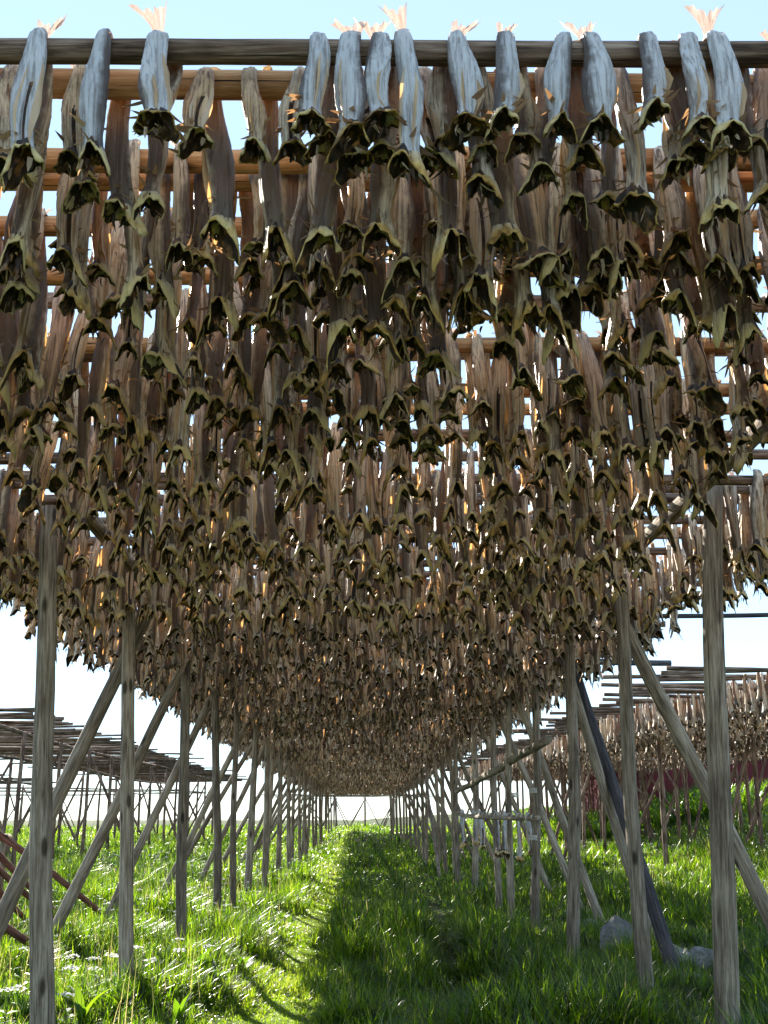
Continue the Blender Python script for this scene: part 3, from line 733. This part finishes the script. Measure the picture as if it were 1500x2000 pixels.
# trestle that carries them
tr = empty('pole_trestle', (-5.2, 11, 0), label='low timber trestle holding up the reddish poles at far left', cat='trestle')
for y in (8.6, 14.5): log('post', (-4.9, y, G(-4.9, y)-.1), (-4.9, y, 1.25), .05, .05, M['post'], tr, lg, nr=6, ns=8)
log('beam', (-4.9, 8.4, 1.2), (-4.9, 14.7, 1.2), .05, .05, M['post'], tr, lg, nr=8, ns=8)

# ------------------------------------------------------------------ rocks
import bmesh
def rock(x, y, sx, sy, sz, label, seed):
    sx *= 1.25; sy *= 1.25; sz *= 1.2
    g = random.Random(seed); bm = bmesh.new(); bmesh.ops.create_icosphere(bm, subdivisions=4, radius=1)
    cuts = [Vector((g.uniform(-1, 1), g.uniform(-1, 1), g.uniform(-.3, 1))).normalized() for _ in range(16)]; dd = [g.uniform(.5, .8) for _ in cuts]
    for v in bm.verts:
        for c_, d_ in zip(cuts, dd):
            k = v.co.dot(c_)-d_
            if k > 0: v.co -= c_*k
        v.co *= 1+.05*math.sin(v.co.x*9+seed)*math.cos(v.co.y*7)+g.uniform(-.012, .012)
        v.co.x *= sx; v.co.y *= sy; v.co.z *= sz
    me = bpy.data.meshes.new('rock'); bm.to_mesh(me); bm.free(); me.materials.append(M['rock'])
    o = bpy.data.objects.new('rock', me); C.objects.link(o); o.location = (x, y, G(x, y)+sz*.6); o.rotation_euler = (0, 0, g.uniform(0, 3))
    props(o, label, 'rock', 'rocks among the grass at right')
rock(2.72, 11.3, .26, .22, .24, 'grey rock just right of the third right post', 1)
rock(3.05, 10.6, .24, .2, .17, 'small blue-grey rock between the brace foot and the leaning dark brace', 2)
rock(3.42, 10.7, .36, .26, .15, 'broad pale rock right of the second right post', 3)
rock(3.95, 10.6, .33, .25, .19, 'rough grey rock left of the nearest right post', 4)
rock(4.45, 10.9, .3, .25, .19, 'low rock partly behind the nearest right post', 5)
rock(3.1, 14.4, .22, .2, .15, 'pale stone farther back beside the brace foot', 6)
rock(3.5, 14.2, .18, .18, .12, 'smallest pale stone behind the leaning brace', 7)
rock(2.98, 9.7, .15, .13, .11, 'low brownish stone at the foot of the second right post', 8)

# ------------------------------------------------------------------ red barn
def boxm(name, x0, x1, y0, y1, z0, z1, mat, parent):
    V = np.array([[x, y, z] for z in (z0, z1) for y in (y0, y1) for x in (x0, x1)], float)-np.array(parent.location)
    return mk(name, V, [[0, 2, 3, 1], [4, 5, 7, 6], [0, 1, 5, 4], [2, 6, 7, 3], [0, 4, 6, 2], [1, 3, 7, 5]], None, [mat], smooth=False, parent=parent)
bx0, bx1, by0, by1 = 11.4, 24.0, 47, 54
bz = G(13, 47)-.3
barn = empty('red_barn', (bx0, by0, bz), label='red plank barn behind the right-hand fish rack', cat='barn')
boxm('wall', bx0, bx1, by0, by1, bz, bz+3.0, M['barn'], barn)
V = np.array([[bx0-.3, by0-.4, bz+2.9], [bx1+.3, by0-.4, bz+2.9], [bx1+.3, (by0+by1)/2, bz+5.0], [bx0-.3, (by0+by1)/2, bz+5.0], [bx0-.3, by1+.4, bz+2.9], [bx1+.3, by1+.4, bz+2.9]])
V = np.vstack([V, V+[0, 0, .12]])-np.array(barn.location)
mk('roof', V, [[0, 3, 2, 1], [3, 4, 5, 2], [6, 7, 8, 9], [9, 8, 11, 10], [0, 1, 7, 6], [4, 10, 11, 5], [0, 6, 9, 3], [3, 9, 10, 4], [1, 2, 8, 7], [2, 5, 11, 8]], None, [M['roof']], smooth=False, parent=barn)
g0 = np.array([[bx0, by0, bz+3], [bx0, by1, bz+3], [bx0, (by0+by1)/2, bz+4.9], [bx1, by0, bz+3], [bx1, by1, bz+3], [bx1, (by0+by1)/2, bz+4.9]])-np.array(barn.location)
mk('gable', g0, None, [[0, 2, 1], [3, 4, 5]], [M['barn']], smooth=False, parent=barn)
# ------------------------------------------------------------------ vegetation
vg = np.random.default_rng(99)
def blades(px, py, h, wd, lean, az, tint, segs, drop=.0):
    n = len(px); t = np.linspace(0, 1, segs+1); pz = gz(px, py)-.015
    dx, dy = np.cos(az), np.sin(az); sx, sy = -dy, dx
    V = np.zeros((n, 2*segs+1, 3), np.float32)
    for k in range(segs+1):
        tt = t[k]; ox = dx*lean*h*tt**2; oy = dy*lean*h*tt**2; oz = h*(tt-.45*lean*tt**2.5*np.minimum(1, lean))
        ww = wd*(1-tt**1.6)*.5 if k < segs else 0*wd
        if k < segs:
            V[:, 2*k, 0] = px+ox-sx*ww; V[:, 2*k, 1] = py+oy-sy*ww; V[:, 2*k, 2] = pz+oz
            V[:, 2*k+1, 0] = px+ox+sx*ww; V[:, 2*k+1, 1] = py+oy+sy*ww; V[:, 2*k+1, 2] = pz+oz
        else:
            V[:, 2*k, 0] = px+ox; V[:, 2*k, 1] = py+oy; V[:, 2*k, 2] = pz+oz
    base = np.arange(n)[:, None]*(2*segs+1)
    Q = np.concatenate([base+np.array([2*k, 2*k+1, 2*k+3, 2*k+2])[None] for k in range(segs-1)], 0)
    T = base+np.array([2*segs-2, 2*segs-1, 2*segs])[None]
    return V.reshape(-1, 3), Q, T, np.repeat(tint, 2*segs+1)
def gheight(x, y):
    n1 = vnoise(x, y, .55); n2 = vnoise(x+50, y, 1.7)
    h = .045+.55*n1**1.7*n2+.08*n2*n2+.20*np.maximum(0, vnoise(x+13, y+3, .28)-.62)
    pd = np.abs(x-pathx(y)); f = 1-.82*np.exp(-((x-pathx(y)-.08)/.36)**2.0)
    # trampled strip between path and left posts stays short, lush in the middle shade
    h = h*f
    h = h*(1-.55*np.exp(-((x+1.05)/.35)**2)*(y < 11))
    f2 = 1-.7*np.exp(-((x-.9-.05*(y-10))/.2)**2)*(y > 9)*(y < 30)
    return h*f2
def scatter(n, y0, y1, mar, pw=1.0):
    y = y0+(y1-y0)*vg.random(n)**pw; half = .36*y+mar+.6; x = (vg.random(n)*2-1)*half+.02*y
    return x, y
GV, GQ, GT, GA, gn = [], [], [], [], 0
def addb(r):
    global gn
    V, Q, T, a = r; GV.append(V); GQ.append(Q+gn); GT.append(T+gn); GA.append(a); gn += len(V)
def grass_band(n, y0, y1, mar, wd, hs, segs, hmin=0):
    x, y = scatter(n, y0, y1, mar)
    cx = np.round(x/.11+vg.normal(0, .3, n))*.11; cy = np.round(y/.11+vg.normal(0, .3, n))*.11
    x = x*.45+cx*.55+vg.normal(0, .01, n); y = y*.45+cy*.55+vg.normal(0, .01, n)
    h = np.maximum(gheight(x, y), hmin)*hs*vg.uniform(.55, 1.45, n)
    tint = np.clip(vnoise(x+20, y+7, 1.2)*.4+vg.normal(.17, .27, n)+.35*np.exp(-((x-pathx(y)-.1)/.4)**2), 0, .9); tint = np.where(vg.random(n) < .03, 1.0, tint)
    addb(blades(x, y, h, wd*vg.uniform(.6, 1.4, n), vg.uniform(.15, 1.1, n), vg.random(n)*6.283, tint, segs))
grass_band(30000, 3.0, 6.3, 2.2, .013, 1.2, 2)
grass_band(215000, 6.2, 13, 1.6, .012, 1.25, 3)
def turf(n, y0, y1, wd):
    y = y0+(y1-y0)*vg.random(n)**1.3; x = pathx(y)+.08+vg.normal(0, .24, n)
    addb(blades(x, y, vg.uniform(.015, .05, n), wd*vg.uniform(.7, 1.4, n), vg.uniform(.2, 1.2, n), vg.random(n)*6.28, np.clip(vg.normal(.7, .15, n), 0, .9), 2))
turf(50000, 6.3, 26, .010)
grass_band(170000, 12.5, 24, 2.0, .018, 1.25, 2)
grass_band(150000, 23, 50, 3.0, .026, 1.1, 2, .08)
grass_band(90000, 48, 110, 6.0, .05, 1.15, 2, .14)
def stalks(n, y0, y1):
    x, y = scatter(n, y0, y1, 1.5); k = (np.abs(x-pathx(y)) > .5) & (vnoise(x, y, 1.1) > .5); x, y = x[k], y[k]; n = len(x)
    addb(blades(x, y, vg.uniform(.25, .55, n), .0045+.0003*y, vg.uniform(.1, .6, n), vg.random(n)*6.28, np.where(vg.random(n) < .5, 1.0, .3), 3))
stalks(5000, 7, 24)
o = mk('grass', np.vstack(GV), np.vstack(GQ), np.vstack(GT), [M['grass']], attrs={'tint': np.concatenate(GA)}, smooth=True)
props(o, 'thick green grass covering the ground under and around the racks', 'grass', None, 'stuff')
# broad leaves of the weeds
GV, GQ, GT, GA, gn = [], [], [], [], 0
def weeds(n, y0, y1, mar, wd, hs, pred):
    x, y = scatter(n, y0, y1, mar); k = pred(x, y); x, y = x[k], y[k]; n = len(x)
    m_ = 5; x = np.repeat(x, m_)+vg.normal(0, .02, n*m_); y = np.repeat(y, m_)+vg.normal(0, .02, n*m_); n = n*m_
    addb(blades(x, y, np.maximum(gheight(x, y), .06)*hs*vg.uniform(.5, 1.3, n), wd*vg.uniform(.5, 1.3, n), vg.uniform(.5, 1.6, n), vg.random(n)*6.283, vg.random(n), 3))
offp = lambda x, y: np.abs(x-pathx(y)) > .32
bn = 16000; bxx = vg.uniform(7.5, 24, bn); byy = vg.uniform(39.5, 46.5, bn); kk = vnoise(bxx, byy, 1.5) > .42; bxx, byy = bxx[kk], byy[kk]; bn = len(bxx)
addb(blades(bxx, byy, vg.uniform(.4, 1.0, bn), vg.uniform(.06, .12, bn), vg.uniform(.3, 1.2, bn), vg.random(bn)*6.283, vg.random(bn), 3))
weeds(9000, 6.5, 14, 1.5, .034, 1.1, lambda x, y: offp(x, y) & (vnoise(x, y, .9) > .45))
weeds(5000, 6.3, 15, 1.5, .07, .75, lambda x, y: offp(x, y) & (vnoise(x+7, y, .7) > .5))
weeds(11000, 13, 28, 2, .05, 1.1, lambda x, y: offp(x, y) & (vnoise(x, y, 1.2) > .45))
o = mk('weeds', np.vstack(GV), np.vstack(GQ), np.vstack(GT), [M['leaf']], attrs={'tint': np.concatenate(GA)})
props(o, 'leafy weeds growing through the grass', 'weeds', None, 'stuff')
# white flower heads: stems and umbels
def umbels(pts, hh, size, mat_p, name, label, nd=14):
    Vs, Qs, ms, nn = [], [], [], 0
    for (x, y), h in zip(pts, hh):
        z = G(x, y); tx, ty = x+vg.normal(0, .04), y+vg.normal(0, .04); s_ = size*vg.uniform(.6, 1.3); w_ = .004+.0002*y
        Vs.append(np.array([[x-w_, y, z], [x+w_, y, z], [tx+w_, ty, z+h], [tx-w_, ty, z+h]])); Qs.append([[nn, nn+1, nn+2, nn+3]]); ms.append([1]); nn += 4
        for _ in range(nd):
            a = vg.random()*6.28; r_ = s_*math.sqrt(vg.random()); q = np.array([tx+r_*math.cos(a), ty+r_*math.sin(a), z+h+.012-.25*r_*r_/s_+vg.normal(0, .004)]); e = s_*vg.uniform(.16, .30)
            u = vg.normal(0, 1, 3); u[2] *= .35; u /= np.linalg.norm(u); v = np.cross(u, [vg.normal(0, .3), vg.normal(0, .3), 1]); v /= np.linalg.norm(v)
            Vs.append(np.array([q-u*e, q-v*e, q+u*e, q+v*e])); Qs.append([[nn, nn+1, nn+2, nn+3]]); ms.append([0]); nn += 4
    o = mk(name, np.vstack(Vs), np.vstack(Qs), None, [mat_p, M['stem']], mq=np.concatenate(ms)); 
    return o
def region(n, y0, y1, pred, mar=1):
    x, y = scatter(n, y0, y1, mar); k = pred(x, y); return np.stack([x[k], y[k]], 1)
pL = region(4200, 11, 34, lambda x, y: (x < -1.5) & (vnoise(x, y, 1.3) > .42))
pR = region(2500, 15, 34, lambda x, y: (x > 4.2) & (vnoise(x, y, 1.3) > .5))
pts = np.vstack([pL, pR]); o = umbels(pts, vg.uniform(.18, .42, len(pts)), .036, M['petal'], 'white_flowers', '', 9)
props(o, 'white flower heads scattered through the sunny grass', 'flowers', None, 'stuff')
pk = region(900, 40, 60, lambda x, y: (np.abs(x-.5) < 2.2), 0); o = umbels(pk, vg.uniform(.3, .6, len(pk)), .07, M['pink'], 'pink_flowers', '', 6)
props(o, 'haze of pink flowers at the far end of the track', 'flowers', None, 'stuff')
# individual near flower plants and dock plants
def plant(name, x, y, kind, label, group, h):
    g = vg; e = empty(name, (x, y, G(x, y)), label=label, cat='plant', group=group)
    if kind == 'dock':
        for q in range(g.integers(6, 10)):
            az = g.random()*6.28; L_ = h*g.uniform(.6, 1.1); wd = L_*.10; le = g.uniform(.4, 1.0); ns = 6
            t = np.linspace(0, 1, ns+1); V = []
            for tt in t:
                w_ = wd*math.sin(min(1, tt*1.05+.08)*math.pi)**.7+.002; c_ = np.array([math.cos(az)*le*L_*tt**1.5, math.sin(az)*le*L_*tt**1.5, L_*(tt-.4*le*tt**2.2)])
                s_ = np.array([-math.sin(az), math.cos(az), 0])
                V += [c_-s_*w_+[0, 0, w_*.4], c_+[0, 0, 0], c_+s_*w_+[0, 0, w_*.4]]
            Q = [[3*k+j, 3*k+j+1, 3*k+j+4, 3*k+j+3] for k in range(ns) for j in range(2)]
            mk('leaf', V, Q, None, [M['leaf']], attrs={'tint': np.full(len(V), g.random())}, parent=e)
    else:
        st = g.uniform(-.05, .05, 2); w_ = .004
        a = np.linspace(0, 6.283, 6, endpoint=False)
        V = np.vstack([np.stack([w_*np.cos(a), w_*np.sin(a), a*0], 1), np.stack([w_*.7*np.cos(a)+st[0], w_*.7*np.sin(a)+st[1], a*0+h], 1)])
        mk('stem', V, [[i, (i+1) % 6, (i+1) % 6+6, i+6] for i in range(6)], None, [M['stem']], parent=e)
        Vs, Qs, nn = [], [], 0
        for _ in range(34):
            s_ = .065; an = g.random()*6.28; r_ = s_*math.sqrt(g.random()); q = np.array([st[0]+r_*math.cos(an), st[1]+r_*math.sin(an), h+.02-3*r_*r_+g.normal(0, .004)]); ee = g.uniform(.007, .013)
            u = g.normal(0, 1, 3); u[2] *= .4; u /= np.linalg.norm(u); v = np.cross(u, [g.normal(0, .3), g.normal(0, .3), 1]); v /= np.linalg.norm(v)
            Vs.append(np.array([q-u*ee, q-v*ee, q+u*ee, q+v*ee])); Qs.append([[nn, nn+1, nn+2, nn+3]]); nn += 4
        mk('flower_head', np.vstack(Vs), np.vstack(Qs), None, [M['petal']], parent=e)
        for q in range(4):
            an = g.random()*6.28; z = h*g.uniform(.2, .6); L_ = .1; d = np.array([math.cos(an), math.sin(an), .3]); s_ = np.array([-math.sin(an), math.cos(an), 0])
            V = [[0, 0, z], d*L_*.5-s_*.02+[0, 0, z], d*L_+[0, 0, z-.02], d*L_*.5+s_*.02+[0, 0, z]]
            mk('leaf', np.array(V, dtype=float), [[0, 1, 2, 3]], None, [M['leaf']], attrs={'tint': [.5]*4}, parent=e)
dk = [(-1.45, 9.7, .34, 'right of the third left post'), (-1.25, 9.3, .3, 'in front of the third left post'), (-1.1, 10.2, .28, 'at the edge of the sunny verge'), (-1.95, 7.75, .34, 'right behind the nearest left post'),
      (-1.75, 8.1, .3, 'between the two nearest left posts'), (-1.3, 7.9, .26, 'low at the bottom left by the path'), (1.9, 8.3, .28, 'in the shade left of the second right post'), (1.2, 7.9, .24, 'in the shaded grass at bottom right'),
      (-2.6, 9.0, .3, 'left of the second left post')]
for q, (x, y, h, pl) in enumerate(dk): plant('dock_plant', x, y, 'dock', 'broad-leaved dock plant '+pl, 'dock plants', h)
fl = region(400, 7.6, 10.8, lambda x, y: (x < -1.05) & (x > -3.6), .2)[:20]
fl = sorted([tuple(p) for p in fl], key=lambda p: p[1])
for q, (x, y) in enumerate(fl):
    u = proj(x, y, G(x, y)+.25)
    near = 'left of the nearest left post' if u[0] < 65 else ('between the two nearest left posts' if u[0] < 235 else ('between the second and third left posts' if u[0] < 345 else 'right of the third left post'))
    plant('flowering_plant', x, y, 'flower', 'white umbel flower in the grass '+near, 'white flowers near the left posts', vg.uniform(.18, .34))
